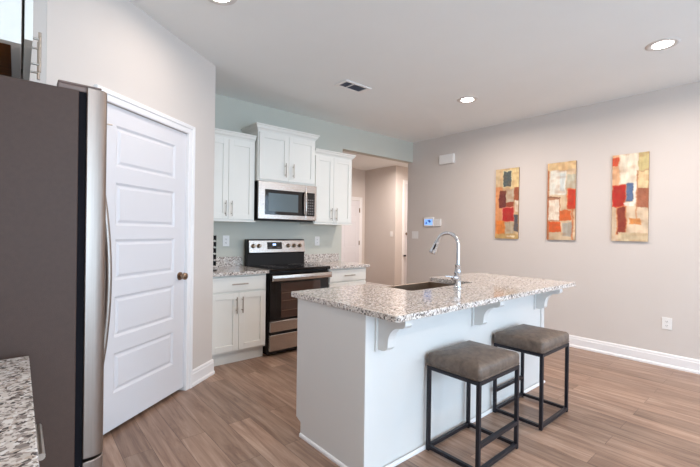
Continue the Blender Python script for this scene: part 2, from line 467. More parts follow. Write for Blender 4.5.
dw = DS1 - DS0
bm = bmesh.new()
zp = [(0.249, 0.498), (0.595, 0.853), (0.952, 1.209), (1.294, 1.563), (1.661, 1.917)]
pan = [(0.105, dw - 0.132, a - 0.028, b - 0.028) for a, b in zp]
panel_door_mesh(bm, dw - 0.006, DH - 0.031, pan, 0.038, lambda p: DT((DS0 + 0.003 + p[0], -0.012 + p[1], 0.028 + p[2])))
door = struct('door_1', bm, M['door'])
bm = bmesh.new(); casing(bm, DS0, DS1, DH, DT)
box(bm, DS0 - 0.001, DS0 + 0.0015, -0.12, 0, 0, DH, T=DT); box(bm, DS1 - 0.0015, DS1 + 0.001, -0.12, 0, 0, DH, T=DT)
obj('door_casing', bm, M['trim'], door)
def round_knob(parent, s, z, T0, mat, sc_=1.0):
    bm = bmesh.new()
    c = T0((s, 0, z)); out = (T0((s, 1, z)) - c).normalized(); sd = (T0((s + 1, 0, z)) - c).normalized()
    prof = [(0, 0), (0.031, 0), (0.031, 0.006), (0.012, 0.010), (0.011, 0.026), (0.022, 0.032), (0.028, 0.044), (0.026, 0.056), (0.014, 0.063), (0, 0.064)]
    lathe(bm, [(r * sc_, h * sc_) for r, h in prof], c, T=lambda x, y, h: sd * x + Vector((0, 0, 1)) * y + out * h)
    return obj('door_knob', bm, mat, parent, smooth='auto')
round_knob(door, DS1 - 0.062, 0.915, lambda p: DT((p[0], p[1] - 0.012, p[2])), M['bronze'])
for z in (1.855, 1.05, 0.25):
    bm = bmesh.new(); c = DT((DS0 + 0.002, -0.004, z))
    cyl(bm, c - Vector((0, 0, 0.045)), c + Vector((0, 0, 0.045)), 0.006)
    if z > 1.5: cyl(bm, c + Vector((0, 0, 0.045)), DT((DS0 + 0.045, 0.02, z + 0.045)), 0.004, n=8)
    obj('hinge', bm, M['nickel'], door, smooth='auto')

# hallway far door: six panels
FX0, FX1 = 5.19, 6.0
def FT(p): return Vector((FX0 + p[0], HY1 - p[1], p[2]))
bm = bmesh.new(); w = FX1 - FX0
cols = [(0.11, 0.37), (0.44, 0.70)]
rows = [(0.22, 0.80), (0.94, 1.52), (1.64, 1.88)]
panel_door_mesh(bm, w, 2.0, [(a, b, c, d) for a, b in cols for c, d in rows], 0.002, lambda p: FT((p[0], 0.014 + p[1], 0.01 + p[2])))
hd = struct('door_2', bm, M['door'])
bm = bmesh.new(); casing(bm, -0.004, w + 0.004, 2.015, FT, 0.075); obj('door_casing', bm, M['trim'], hd)
for z in (1.79, 1.04, 0.25):
    obj('hinge', B((w - 0.014, w + 0.004, 0.014, 0.03, z - 0.05, z + 0.05), T=FT), M['bronze'], hd)
round_knob(hd, 0.065, 0.95, lambda p: FT((p[0], p[1] + 0.014, p[2])), M['bronze'])

# tall entry door at the end of the side hall
def ST(p): return Vector((6.49 + p[0], 5.70 - p[1], p[2]))
bm = bmesh.new()
panel_door_mesh(bm, 0.6, 2.35, [(0.07, 0.53, 0.2, 0.75), (0.07, 0.53, 0.85, 2.2)], 0.002, lambda p: ST((p[0], 0.012 + p[1], 0.01 + p[2])))
sd_ = struct('door_3', bm, M['door'])
bm = bmesh.new(); casing(bm, -0.004, 0.604, 2.365, ST, 0.08); obj('door_casing', bm, M['trim'], sd_)
bm = bmesh.new(); cyl(bm, ST((0.035, 0.012, 1.266)), ST((0.035, 0.045, 1.266)), 0.028); obj('deadbolt', bm, M['bronze'], sd_, smooth='auto')
obj('latch_plate', B((-0.06, 0.0, 0.012, 0.05, 0.765, 0.80), T=ST), M['black_plastic'], sd_)

# ------------------------------------------------------------------ cabinets
def shaker(bm, u0, u1, z0, z1, T, th=0.02, rail=0.056, rec=0.009):
    """shaker panel: flat frame round a recessed field; T((u, out, z)), back at out 0, front at out th"""
    box(bm, u0, u0 + rail, 0, th, z0, z1, T=T); box(bm, u1 - rail, u1, 0, th, z0, z1, T=T)
    box(bm, u0 + rail, u1 - rail, 0, th, z0, z0 + rail, T=T); box(bm, u0 + rail, u1 - rail, 0, th, z1 - rail, z1, T=T)
    box(bm, u0 + rail, u1 - rail, 0, th - rec, z0 + rail, z1 - rail, T=T)

def bar_pull(parent, c, axis, length, outv, name='handle', r=0.0055, so=0.030):
    """T-bar handle centred at c on the surface"""
    c = Vector(c); ax = Vector(axis); out = Vector(outv)
    bm = bmesh.new()
    cyl(bm, c + out * so - ax * length / 2, c + out * so + ax * length / 2, r, n=12)
    for s in (-1, 1):
        p = c + ax * s * length * 0.32
        cyl(bm, p, p + out * so, r * 0.8, n=10)
    return obj(name, bm, M['nickel'], parent, smooth='auto')

def crown(bm, x0, x1, yf, yb, z0, h=0.062, proj=0.04, left=True, right=True):
    prof = [(0.0, 0), (0.006, 0), (0.010, h * 0.18), (0.022, h * 0.38), (0.030, h * 0.72), (proj - 0.002, h * 0.78), (proj, h * 0.82), (proj, h), (0, h)]
    ring = []
    for o_, z_ in prof:
        xl = x0 - (o_ if left else 0); xr = x1 + (o_ if right else 0)
        ring.append([bm.verts.new(v) for v in ((xl, yb, z0 + z_), (xl, yf - o_, z0 + z_), (xr, yf - o_, z0 + z_), (xr, yb, z0 + z_))])
    for a, b in zip(ring, ring[1:] + ring[:1]):
        for i in range(3): bm.faces.new((a[i], a[i + 1], b[i + 1], b[i]))
    bm.faces.new([r[0] for r in ring]); bm.faces.new([r[3] for r in ring][::-1])

YU = 3.79                    # front of the wall cabinets' doors
def TY(y): return lambda p: Vector((p[0], y - p[1], p[2]))
def wall_cab(label, x0, x1, z0, z1, split, hz, ctop, hoff=0.032, cl=True, cr=True, dz0=0.03, YU=3.79):
    t = thing('wall_cabinet', label, 'cabinet', ((x0 + x1) / 2, 4.0, z0))
    yb = YU + 0.02
    bm = B((x0, x1, yb, YB - 0.001, z0, z1))
    obj('body', bm, M['cabinet'], t, bevel=0.001)
    obj('light_rail', B((x0 - 0.004, x1 + 0.004, yb - 0.026, yb, z0 - 0.002, z0 + 0.012)), M['cabinet'], t, bevel=0.001) if YU > 3.78 else None
    for a, b, hx in ((x0 + 0.012, split - 0.0015, split - hoff), (split + 0.0015, x1 - 0.012, split + hoff)):
        bm = bmesh.new(); shaker(bm, a, b, z0 + dz0, z1 - 0.03, TY(yb))
        d = obj('door', bm, M['cabinet'], t, bevel=0.0012)
        bar_pull(d, (hx, YU, hz), (0, 0, 1), 0.155, (0, -1, 0))
    bm = bmesh.new(); crown(bm, x0, x1, yb, YB - 0.001, z1 - 0.012, h=ctop, left=cl, right=cr)
    obj('crown_moulding', bm, M['cabinet'], t)
    return t
wall_cab('white two-door wall cabinet left of the microwave, beside the pantry wall', 1.324, 1.918, 1.37, 2.235, 1.622, 1.50, 0.062, cl=False, cr=False, dz0=0.024)
wall_cab('taller white two-door wall cabinet directly above the microwave', 1.928, 2.668, 1.815, 2.362, 2.30, 1.95, 0.066, 0.05, dz0=0.018, YU=3.742)
wall_cab('white two-door wall cabinet right of the microwave, next to the hallway opening', 2.690, 3.284, 1.37, 2.225, 2.978, 1.493, 0.060, 0.038, cl=False, dz0=0.024)

CT = 0.885                   # counter top height
SLAB = 0.032
def base_cab(label, x0, x1, yface, split, dr_h=(0.70, 0.835), left_filler=0):
    t = thing('base_cabinet', label, 'cabinet', ((x0 + x1) / 2, yface + 0.3, 0))
    yb = yface + 0.02
    bm = B((x0, x1, yb, YB - 0.001, 0.115, CT - SLAB)); obj('body', bm, M['cabinet'], t, bevel=0.001)
    bm = B((x0, x1, yface + 0.07, YB - 0.01, 0, 0.115)); obj('toe_kick', bm, M['cabinet'], t)
    bm = bmesh.new(); box(bm, x0 + 0.01, x1 - 0.01, 0, 0.02, dr_h[0], dr_h[1], T=TY(yb))
    d = obj('drawer', bm, M['cabinet'], t, bevel=0.003)
    bar_pull(d, ((x0 + x1) / 2, yface, (dr_h[0] + dr_h[1]) / 2), (1, 0, 0), 0.16, (0, -1, 0))
    for a, b, hx in ((x0 + 0.01, split - 0.0015, split - 0.03), (split + 0.0015, x1 - 0.01, split + 0.03)):
        bm = bmesh.new(); shaker(bm, a, b, 0.135, 0.682, TY(yb))
        q = obj('door', bm, M['cabinet'], t, bevel=0.0012)
        bar_pull(q, (hx, yface, 0.568), (0, 0, 1), 0.155, (0, -1, 0))
    return t
YC = 3.50
base_cab('white base cabinet with drawer and two doors left of the range', 1.324, 1.912, YC, 1.617)
base_cab('white base cabinet right of the range, half hidden by the island', 2.700, 3.285, YC, 2.99)

def slab(name, label, x0, x1, y0, y1):
    bm = B((x0, x1, y0, y1, CT - SLAB, CT))
    t = obj(name, bm, M['granite'], None, bevel=0.003, loc=((x0 + x1) / 2, (y0 + y1) / 2, CT - SLAB))
    return tag(t, label, 'countertop')
c1 = slab('countertop', 'short granite countertop on the base cabinet left of the range', 1.324, 1.918, 3.465, YB - 0.001)
obj('backsplash', B((1.324, 1.918, YB - 0.021, YB - 0.001, CT, CT + 0.105)), M['granite'], c1, bevel=0.002)
c2 = slab('countertop', 'short granite countertop on the base cabinet right of the range', 2.692, 3.310, 3.465, YB - 0.001)
obj('backsplash', B((2.692, 3.310, YB - 0.021, YB - 0.001, CT, CT + 0.105)), M['granite'], c2, bevel=0.002)

# ------------------------------------------------------------------ range
RX0, RX1 = 1.926, 2.684
rg = thing('range', 'stainless steel and black electric range between two base cabinets', 'stove', (2.305, 3.8, 0))
bm = B((RX0 + 0.002, RX1 - 0.002, 3.505, 4.06, 0.02, 0.868)); obj('body', bm, M['black_plastic'], rg, bevel=0.002)
obj('cooktop', B((RX0, RX1, 3.455, 3.975, 0.869, 0.893)), M['black_glass'], rg, bevel=0.005)
for cx, cy, r in ((2.11, 3.62, 0.105), (2.11, 3.84, 0.08), (2.50, 3.62, 0.08), (2.50, 3.84, 0.105)):
    for rr in (r, r * 0.6):
        bm = bmesh.new()
        lathe(bm, [(rr - 0.002, 0.893), (rr - 0.002, 0.8935), (rr, 0.8935), (rr, 0.893)], (cx, cy, 0), n=32)
        obj('burner_ring', bm, M['key_grey'], rg)
# backguard: black riser with stainless fascia above
def prof_x(bm, prof, x0, x1): prism(bm, prof, x0, x1, lambda a, b, t: Vector((t, a, b)))
bm = bmesh.new(); prof_x(bm, [(3.976, 0.869), (3.976, 1.02), (3.960, 1.032), (3.975, 1.17), (3.99, 1.182), (4.055, 1.182), (4.055, 0.869)], RX0 + 0.004, RX1 - 0.004)
obj('backguard', bm, M['black_plastic'], rg, bevel=0.003)
bm = bmesh.new(); prof_x(bm, [(3.956, 1.034), (3.970, 1.168), (3.974, 1.168), (3.964, 1.034)], RX0 + 0.016, RX1 - 0.010)
fascia = obj('control_fascia', bm, M['steel'], rg)
def fy(z): return 3.958 + (z - 1.052) / 0.116 * 0.012
def fascia_box(x0, x1, z0, z1, d):
    bm = bmesh.new(); prof_x(bm, [(fy(z0) - d, z0), (fy(z1) - d, z1), (fy(z1) + 0.002, z1), (fy(z0) + 0.002, z0)], x0, x1); return bm
dsp = obj('display_panel', fascia_box(2.165, 2.355, 1.07, 1.150, 0.002), M['black_glass'], rg)
obj('clock_readout', fascia_box(2.235, 2.275, 1.112, 1.132, 0.0028), M['display'], dsp)
for i in range(8):
    x = 2.18 + (i % 4) * 0.012 + (0.11 if i > 3 else 0)
    obj('touch_key', B((x, x + 0.008, fy(1.09) - 0.003, fy(1.09), 1.085, 1.093)), M['key_grey'], dsp)
for kx in (1.99, 2.06, 2.44, 2.52, 2.60):
    bm = bmesh.new(); lathe(bm, [(0, 0), (0.024, 0), (0.024, 0.006), (0.019, 0.010), (0.017, 0.030), (0.014, 0.033), (0, 0.033)], (kx, fy(1.108), 1.108), T=lambda x, y, h: Vector((x, -h, y)))
    kb = obj('knob', bm, M['bronze'], rg, smooth='auto')
    obj('pointer', B((kx - 0.003, kx + 0.003, fy(1.108) - 0.036, fy(1.108) - 0.03, 1.108, 1.125)), M['nickel'], kb)
# oven door
bm = B((RX0 + 0.012, RX1 - 0.012, 3.468, 3.504, 0.36, 0.845)); od = obj('oven_door', bm, M['black_glass'], rg, bevel=0.004)
obj('door_trim', B((RX0 + 0.012, RX1 - 0.012, 3.462, 3.504, 0.252, 0.358)), M['steel'], od, bevel=0.003)
obj('oven_window', B((2.06, 2.555, 3.4655, 3.468, 0.385, 0.745)), M['oven_glass'], od)
bm = bmesh.new()
for z in (0.46, 0.56, 0.64): box(bm, 2.07, 2.545, 3.4645, 3.4656, z, z + 0.003)
obj('oven_rack', bm, M['bronze'], od)
bm = bmesh.new()
hp = []
for i in range(13):
    f_ = i / 12; hp.append((RX0 + 0.008 + f_ * (RX1 - RX0 - 0.016), 3.425 - 0.012 * math.sin(math.pi * f_), 0.802))
rings = []
for p in hp:
    rings.append([bm.verts.new((p[0], p[1] + a, p[2] + b)) for a, b in ((-0.010, -0.028), (-0.014, 0), (-0.010, 0.028), (0.006, 0.032), (0.006, -0.032))])
for a, b in zip(rings, rings[1:]):
    for k in range(5): bm.faces.new((a[k], a[(k + 1) % 5], b[(k + 1) % 5], b[k]))
bm.faces.new(rings[0]); bm.faces.new(rings[-1][::-1])
for hx in (RX0 + 0.045, RX1 - 0.045): box(bm, hx - 0.015, hx + 0.015, 3.43, 3.469, 0.787, 0.817)
obj('handle', bm, M['steel'], od, bevel=0.002)
obj('storage_drawer', B((RX0 + 0.012, RX1 - 0.012, 3.465, 3.504, 0.06, 0.222)), M['steel'], rg, bevel=0.004)
for lx in (RX0 + 0.05, RX1 - 0.05):
    for ly in (3.56, 4.0):
        bm = bmesh.new(); cyl(bm, (lx, ly, 0), (lx, ly, 0.021), 0.015); obj('foot', bm, M['black_plastic'], rg)

# ------------------------------------------------------------------ microwave
mw_ = thing('microwave', 'stainless over-range microwave with dark window mounted under the tall cabinet', 'microwave', (2.305, 3.93, 1.40))
MX0, MX1, MY = 1.936, 2.690, 3.745
obj('body', B((MX0 + 0.002, MX1 - 0.002, MY + 0.03, YB - 0.002, 1.402, 1.812)), M['black_plastic'], mw_, bevel=0.002)
XD = 2.535
bm = B((MX0, XD, MY, MY + 0.029, 1.408, 1.812)); md_ = obj('door', bm, M['steel'], mw_, bevel=0.004)
obj('door_glass', B((MX0 + 0.075, XD - 0.018, MY - 0.0015, MY, 1.455, 1.728)), M['black_glass'], md_)
obj('window', B((MX0 + 0.115, XD - 0.105, MY - 0.003, MY - 0.0015, 1.492, 1.690)), M['micro_glass'], md_)
bm = bmesh.new()
tube(bm, [(XD - 0.018, MY, 1.462), (XD - 0.018, MY - 0.028, 1.468), (XD - 0.018, MY - 0.036, 1.50), (XD - 0.018, MY - 0.040, 1.59), (XD - 0.018, MY - 0.036, 1.69), (XD - 0.018, MY - 0.028, 1.722), (XD - 0.018, MY, 1.728)], 0.011)
obj('handle', bm, M['steel'], md_, smooth='auto')
bm = B((XD + 0.002, MX1, MY, MY + 0.029, 1.408, 1.812)); cp = obj('control_panel', bm, M['steel'], mw_, bevel=0.004)
kp = obj('keypad', B((XD + 0.012, MX1 - 0.03, MY - 0.002, MY, 1.455, 1.728)), M['black_glass'], cp)
bm = bmesh.new()
for i in range(3):
    for j in range(6):
        x = XD + 0.025 + i * 0.03; z = 1.475 + j * 0.032
        box(bm, x, x + 0.02, MY - 0.003, MY - 0.002, z, z + 0.016)
obj('keys', bm, M['key_grey'], kp)
obj('vent_grille', B((MX0 + 0.03, MX1 - 0.03, MY + 0.035, YB - 0.06, 1.392, 1.402)), M['black_plastic'], mw_)

# ------------------------------------------------------------------ coffee pod stand on the left counter
pr = thing('pod_stand', 'black countertop stand stacked with dark pods, mostly hidden behind the pantry wall corner', 'stand', (1.418, 3.72, CT))
bm = bmesh.new(); lathe(bm, [(0, CT), (0.062, CT), (0.062, CT + 0.008), (0, CT + 0.012)], (1.418, 3.72, 0)); obj('base', bm, M['black_plastic'], pr, smooth='auto')
bm = bmesh.new(); cyl(bm, (1.418, 3.72, CT + 0.01), (1.418, 3.72, 1.235), 0.012); obj('post', bm, M['black_plastic'], pr, smooth='auto')
bm0 = None
for k in range(5):
    z = 0.955 + k * 0.062
    for q in range(5):
        a = 2 * math.pi * q / 5 - 0.5
        o_ = Vector((math.cos(a), math.sin(a), 0)); s_ = Vector((-math.sin(a), math.cos(a), 0)); u_ = Vector((0, 0, 1))
        bm = bmesh.new(); lathe(bm, [(0, 0.012), (0.016, 0.012), (0.023, 0.048), (0.026, 0.050), (0.026, 0.053), (0, 0.053)], (1.418, 3.72, z), T=lambda x, y, h: s_ * x + u_ * y + o_ * h, n=14)
        obj('pod', bm, M['black_plastic'], pr, smooth='auto')

# ------------------------------------------------------------------ outlets, switches
def wall_plate(name, label, cat, c, W, H, T, kind):
    """T((u, out, v)) with u along the wall, v up"""
    t = thing(name, label, cat, T((0, 0, 0)))
    obj('plate', B((-W / 2, W / 2, 0.0005, 0.006, -H / 2, H / 2), T=T), M['plastic'], t, bevel=0.0015)
    if kind == 'outlet':
        for v in (-0.02, 0.02):
            s = obj('socket', B((-0.016, 0.016, 0.006, 0.0075, v - 0.013, v + 0.013), T=T), M['plastic'], t, bevel=0.001)
            obj('slots', B((-0.008, -0.005, 0.0075, 0.008, v - 0.003, v + 0.006), (0.005, 0.008, 0.0075, 0.008, v - 0.003, v + 0.006), (-0.002, 0.002, 0.0075, 0.008, v - 0.009, v - 0.005), T=T), M['slot'], s)
    else:
        n = 2 if W > 0.1 else 1
        for i in range(n):
            u = (i - (n - 1) / 2) * 0.046
            obj('rocker', B((u - 0.016, u + 0.016, 0.006, 0.009, -0.033, 0.033), T=T), M['plastic'], t, bevel=0.0015)
    return t
TB = lambda x, z: (lambda p: Vector((x + p[0], YB - p[1], z + p[2])))
TR = lambda y, z: (lambda p: Vector((XR - p[1], y - p[0], z + p[2])))
wall_plate('wall_outlet', 'white outlet on the kitchen wall between the range and the pantry wall', 'outlet', None, 0.075, 0.118, TB(1.733, 1.162), 'outlet')
wall_plate('wall_outlet', 'white outlet on the kitchen wall right of the range, below the wall cabinet', 'outlet', None, 0.075, 0.118, TB(2.958, 1.157), 'outlet')
wall_plate('wall_outlet', 'white outlet low on the right wall, above the baseboard below the paintings', 'outlet', None, 0.078, 0.115, TR(0.848, 0.424), 'outlet')
wall_plate('light_switch', 'white double light switch on the right wall below the thermostat', 'switch', None, 0.125, 0.118, TR(4.03, 1.250), 'switch')
wall_plate('light_switch', 'white single light switch inside the hallway', 'switch', None, 0.075, 0.118, lambda p: Vector((HX1 - p[1], 5.81 - p[0], 1.256 + p[2])), 'switch')

# door chime
t = thing('door_chime', 'white rectangular chime box high on the right wall by the hallway', 'chime', (XR, 3.43, 2.38))
obj('housing', B((-0.125, 0.125, 0.0005, 0.045, -0.068, 0.068), T=TR(3.43, 2.38)), M['plastic'], t, bevel=0.006)
bm = bmesh.new()
for i in range(4): box(bm, -0.112, 0.112, 0.045, 0.047, -0.045 + i * 0.027, -0.033 + i * 0.027, T=TR(3.43, 2.38))
obj('grille', bm, M['plastic'], t)
# thermostat with blue touch screen and its neighbour
t = thing('thermostat', 'white control panel with a glowing blue screen on the right wall', 'thermostat', (XR, 3.755, 1.455))
TT = TR(3.752, 1.455)
obj('housing', B((-0.093, 0.093, 0.0005, 0.024, -0.07, 0.07), T=TT), M['plastic'], t, bevel=0.004)
s_ = obj('screen', B((-0.074, 0.074, 0.024, 0.0255, -0.048, 0.040), T=TT), M['screen'], t)
bm = bmesh.new()
prism(bm, [(-0.06, -0.03), (-0.02, -0.03), (-0.04, 0.012)], 0.0255, 0.026, lambda a, b, t_: TT((a, t_, b)))
prism(bm, [(-0.02, 0.02), (0.03, -0.02), (0.05, 0.01), (0.02, 0.032)], 0.0255, 0.026, lambda a, b, t_: TT((a, t_, b)))
obj('screen_icons', bm, M['screen_dark'], s_)
t = thing('wall_keypad', 'small blank white box beside the blue-screened control panel', 'keypad', (XR, 3.59, 1.445))
TK = TR(3.592, 1.443)
obj('housing', B((-0.063, 0.063, 0.0005, 0.020, -0.054, 0.054), T=TK), M['plastic'], t, bevel=0.004)
for u in (-0.012, 0.022): obj('seam_line', B((u, u + 0.003, 0.020, 0.021, -0.03, 0.03), T=TK), M['can_trim'], t)

# ------------------------------------------------------------------ paintings
def smooth_noise(seed):
    rnd = random.Random(seed); g = {}
    def f(x, y):
        xi, yi = math.floor(x), math.floor(y); fx, fy_ = x - xi, y - yi
        def v(a, b):
            if (a, b) not in g: g[(a, b)] = rnd.random()
            return g[(a, b)]
        fx = fx * fx * (3 - 2 * fx); fy_ = fy_ * fy_ * (3 - 2 * fy_)
        return (v(xi, yi) * (1 - fx) + v(xi + 1, yi) * fx) * (1 - fy_) + (v(xi, yi + 1) * (1 - fx) + v(xi + 1, yi + 1) * fx) * fy_
    return f
def painting(label, yc, zc, W, H, bgc, patches, seed):
    D = 0.02
    t = thing('painting', label, 'painting', (XR, yc, zc), 'abstract canvases on the right wall')
    T = TR(yc, zc)
    obj('canvas_frame', B((-W / 2, W / 2, 0.001, D, -H / 2, H / 2), T=T), M['canvas_edge'], t)
    nu, nv = 56, 150
    n1, n2, n3 = smooth_noise(seed), smooth_noise(seed + 1), smooth_noise(seed + 2)
    me = bpy.data.meshes.new('painted_face')
    base = T((0, 0, 0))
    vs = []; cs = []
    for j in range(nv + 1):
        for i in range(nu + 1):
            u, v = i / nu, j / nv
            p = T(((u - 0.5) * W, D + 0.0008, (0.5 - v) * H)) - base
            vs.append(p)
            c = list(bgc)
            wu = u + (n1(u * 6, v * 18) - 0.5) * 0.05 + (n2(u * 22, v * 60) - 0.5) * 0.025
            wv = v + (n2(u * 6 + 9, v * 18) - 0.5) * 0.02 + (n1(u * 22, v * 60) - 0.5) * 0.010
            k = 0.90 + 0.2 * n3(u * 4, v * 10)
            c = [x * k for x in c]
            for (u0, u1, v0, v1, col, edge) in patches:
                e = 0.03; ev = 0.011
                du = min(wu - u0, u1 - wu); dv = min(wv - v0, v1 - wv)
                a = max(0, min(1, du / e + 0.5)) * max(0, min(1, dv / ev + 0.5))
                if edge:
                    ea = max(0, min(1, (du + 0.045) / e)) * max(0, min(1, (dv + 0.016) / ev))
                    c = [x * (1 - ea) + y * ea for x, y in zip(c, edge)]
                tx = 0.90 + 0.14 * n3(u * 9 + u0 * 50, v * 16 + v0 * 30) + 0.08 * n1(u * 40, v * 22)
                a *= 0.86 + 0.14 * n1(u * 30, v * 70)
                c = [x * (1 - a) + min(255, y * tx) * a for x, y in zip(c, col)]
            mk = 0.30 * max(0, n1(u * 5 + 40, v * 26 + 7) - 0.45) / 0.55 + 0.12 * n2(u * 26, v * 8)
            c = [x * (1 - mk) + y * mk for x, y in zip(c, (150, 92, 56))]
            cs.append((*lin([max(0, min(255, x)) for x in c]), 1))
    fs = [(j * (nu + 1) + i, (j + 1) * (nu + 1) + i, (j + 1) * (nu + 1) + i + 1, j * (nu + 1) + i + 1) for j in range(nv) for i in range(nu)]
    me.from_pydata(vs, [], fs)
    ca = me.color_attributes.new('Col', 'FLOAT_COLOR', 'POINT')
    for i, c in enumerate(cs): ca.data[i].color = c
    me.materials.append(M['canvas'])
    o = bpy.data.objects.new('painted_face', me); COL.objects.link(o); o.parent = t
    return t
M['canvas_edge'] = paint('canvas_edge', (150, 118, 84), 0.7, 0.1, 20)
CR = (232, 214, 176); PK = (235, 150, 130); WH = (236, 230, 218)
painting('leftmost of the three abstract canvases, with slate block on top and red square low', 2.495, 1.677, 0.310, 0.91, (206, 178, 138), [
    (-.1, .30, .26, 1.0, (222, 150, 100), None), (.0, .2, .0, .25, (206, 184, 146), None), (.62, 1.1, .0, .3, (226, 204, 150), None),
    (.34, .68, .04, .26, (66, 80, 86), (232, 222, 176)), (.16, .46, .32, .56, (98, 40, 40), None), (.48, .80, .30, .52, (186, 172, 152), None),
    (.82, 1.1, .28, .47, (150, 74, 48), None), (.86, 1.1, .46, .62, (232, 222, 204), None), (.46, .80, .48, .56, (140, 60, 40), None),
    (.32, .80, .56, .75, (178, 30, 32), PK), (.05, .42, .74, .96, (222, 126, 54), None), (.46, .80, .77, .93, (184, 170, 146), None),
    (.82, 1.0, .67, .90, (74, 80, 92), None), (.0, 1.0, .93, 1.1, (196, 164, 106), None), (.50, .85, .955, .98, (236, 222, 190), None)], 3)
painting('middle of the three abstract canvases, cream and orange with a large white block', 1.833, 1.675, 0.310, 0.91, (214, 192, 160), [
    (-.1, .06, .0, 1.1, (170, 100, 62), None), (.0, 1.0, .0, .10, (220, 190, 140), None), (.10, .66, .11, .42, (226, 226, 216), None),
    (.45, .62, .14, .38, (196, 204, 202), None), (.68, 1.1, .16, .36, (186, 186, 168), None), (.74, 1.1, .36, .60, (196, 48, 26), (224, 130, 80)),
    (.06, .44, .48, .74, (230, 222, 206), (176, 110, 76)), (.46, .86, .62, .75, (214, 96, 40), None), (.06, .50, .76, .90, (212, 84, 34), None),
    (.0, .46, .445, .465, (120, 72, 52), None), (.56, .92, .78, .95, (170, 166, 156), None), (.88, .93, .6, 1.0, (192, 110, 66), None)], 13)
painting('rightmost of the three abstract canvases, with deep red block beside a blue patch', 1.163, 1.677, 0.315, 0.91, (218, 198, 170), [
    (.0, .20, .0, .36, (226, 176, 134), None), (.0, .18, .03, .13, (204, 70, 40), None), (.22, .72, .0, .34, (234, 226, 206), None),
    (.72, 1.1, .0, .20, (192, 178, 124), None), (.70, 1.0, .21, .40, (228, 208, 162), (186, 150, 110)), (.02, .36, .36, .60, (172, 32, 26), (196, 70, 44)),
    (.40, .60, .34, .54, (70, 98, 138), None), (.60, .67, .32, .58, (240, 236, 228), None), (.36, .62, .55, .60, (238, 230, 216), None),
    (.70, 1.1, .40, .62, (158, 92, 66), None), (.16, .40, .61, .92, (128, 44, 34), (216, 140, 90)), (.68, .71, .2, .8, (190, 130, 90), None),
    (.50, .80, .74, .81, (208, 134, 70), None), (.2, 1.0, .9, 1.1, (206, 190, 156), None)], 23)

# ------------------------------------------------------------------ island
isl = thing('kitchen_island', 'white kitchen island with panelled sides in the middle of the room', 'island', (2.4, 1.75, 0))
IX0, IX1, IY0, IY1 = 1.350, 3.462, 1.447, 2.07
# the body is open behind the sink apron so the bowl has room
bm = B((IX0 + 0.02, 2.005, IY0 + 0.02, IY1 - 0.02, 0.1, CT - SLAB), (2.80, IX1 - 0.02, IY0 + 0.02, IY1 - 0.02, 0.1, CT - SLAB), (2.005, 2.80, IY0 + 0.02, 1.68, 0.1, CT - SLAB),
       (2.005, 2.80, 1.68, IY1 - 0.02, 0.1, 0.58), (IX0 + 0.02, IX1 - 0.02, IY0 + 0.02, 2.01, 0, 0.1))
obj('body', bm, M['island_paint'], isl)
for x0, x1, nm in ((IX0, IX0 + 0.02, 'end_panel'), (IX1 - 0.02, IX1, 'end_panel')):
    bm = bmesh.new()
    prism(bm, [(IY0, 0), (2.02, 0), (2.02, 0.085), (IY1, 0.105), (IY1, CT - SLAB), (IY0, CT - SLAB)], x0, x1, lambda a, b, t: Vector((t, a, b)))
    obj(nm, bm, M['island_paint'], isl, bevel=0.001)
obj('front_panel', B((IX0 + 0.02, IX1 - 0.02, IY0 + 0.004, IY0 + 0.02, 0, CT - SLAB)), M['island_paint'], isl)
for x0, x1 in ((IX0 + 0.0005, IX0 + 0.055), (IX1 - 0.055, IX1 - 0.0005)):
    obj('corner_board', B((x0, x1, IY0 - 0.008, IY0 + 0.004, 0, CT - SLAB)), M['island_paint'], isl, bevel=0.001)
# shoe mouldings
SH = [(0, 0), (0.010, 0), (0.010, 0.012), (0.006, 0.019), (0, 0.021)]
bm = bmesh.new(); prism(bm, SH, IX0, IX1, lambda a, b, t: Vector((t, IY0 - 0.008 - a, b))); obj('shoe_moulding', bm, M['trim'], isl)
bm = bmesh.new(); prism(bm, SH, IY0 - 0.02, 2.02, lambda a, b, t: Vector((IX0 - a, t, b))); obj('shoe_moulding', bm, M['trim'], isl)
bm = bmesh.new(); prism(bm, SH, IY0 - 0.02, 2.02, lambda a, b, t: Vector((IX1 + a, t, b))); obj('shoe_moulding', bm, M['trim'], isl)
# doors on the working side
TYI = lambda p: Vector((p[0], IY1 - 0.02 + p[1], p[2]))
for a, b, z1 in ((IX0 + 0.03, 1.68, 0.835), (1.69, 2.01, 0.835), (2.03, 2.405, 0.60), (2.415, 2.79, 0.60), (2.81, 3.12, 0.835), (3.13, IX1 - 0.03, 0.835)):
    bm = bmesh.new(); shaker(bm, a, b, 0.13, z1, TYI)
    d = obj('door', bm, M['cabinet'], isl, bevel=0.0012)
    bar_pull(d, (b - 0.03, IY1, z1 - 0.12), (0, 0, 1), 0.155, (0, 1, 0))
# corbels
def corbel_profile():
    p = [(0, 0), (0, -0.205)]      # (out, down)
    pts = [(0, 0.0), (0.186, 0.0), (0.186, -0.038)]
    pts += [(0.172, -0.052), (0.160, -0.054)]
    for i in range(9):             # concave sweep
        a = math.pi / 2 * i / 8
        pts.append((0.152 - 0.082 * math.sin(a), -0.056 - 0.090 * (1 - math.cos(a))))
    pts += [(0.068, -0.172), (0.052, -0.188), (0.024, -0.194), (0.0, -0.194)]
    return pts
for cx in (1.468, 2.385, 3.325):
    zt = CT - SLAB
    bm = bmesh.new(); prism(bm, corbel_profile(), cx - 0.028, cx + 0.028, lambda a, b, t: Vector((t, IY0 - 0.008 - a, zt + b)))
    br = obj('corbel', bm, M['island_paint'], isl, bevel=0.0015)
    obj('corbel_plate', B((cx - 0.043, cx + 0.043, IY0 - 0.008, IY0 + 0.004, zt - 0.203, zt)), M['island_paint'], br, bevel=0.001)

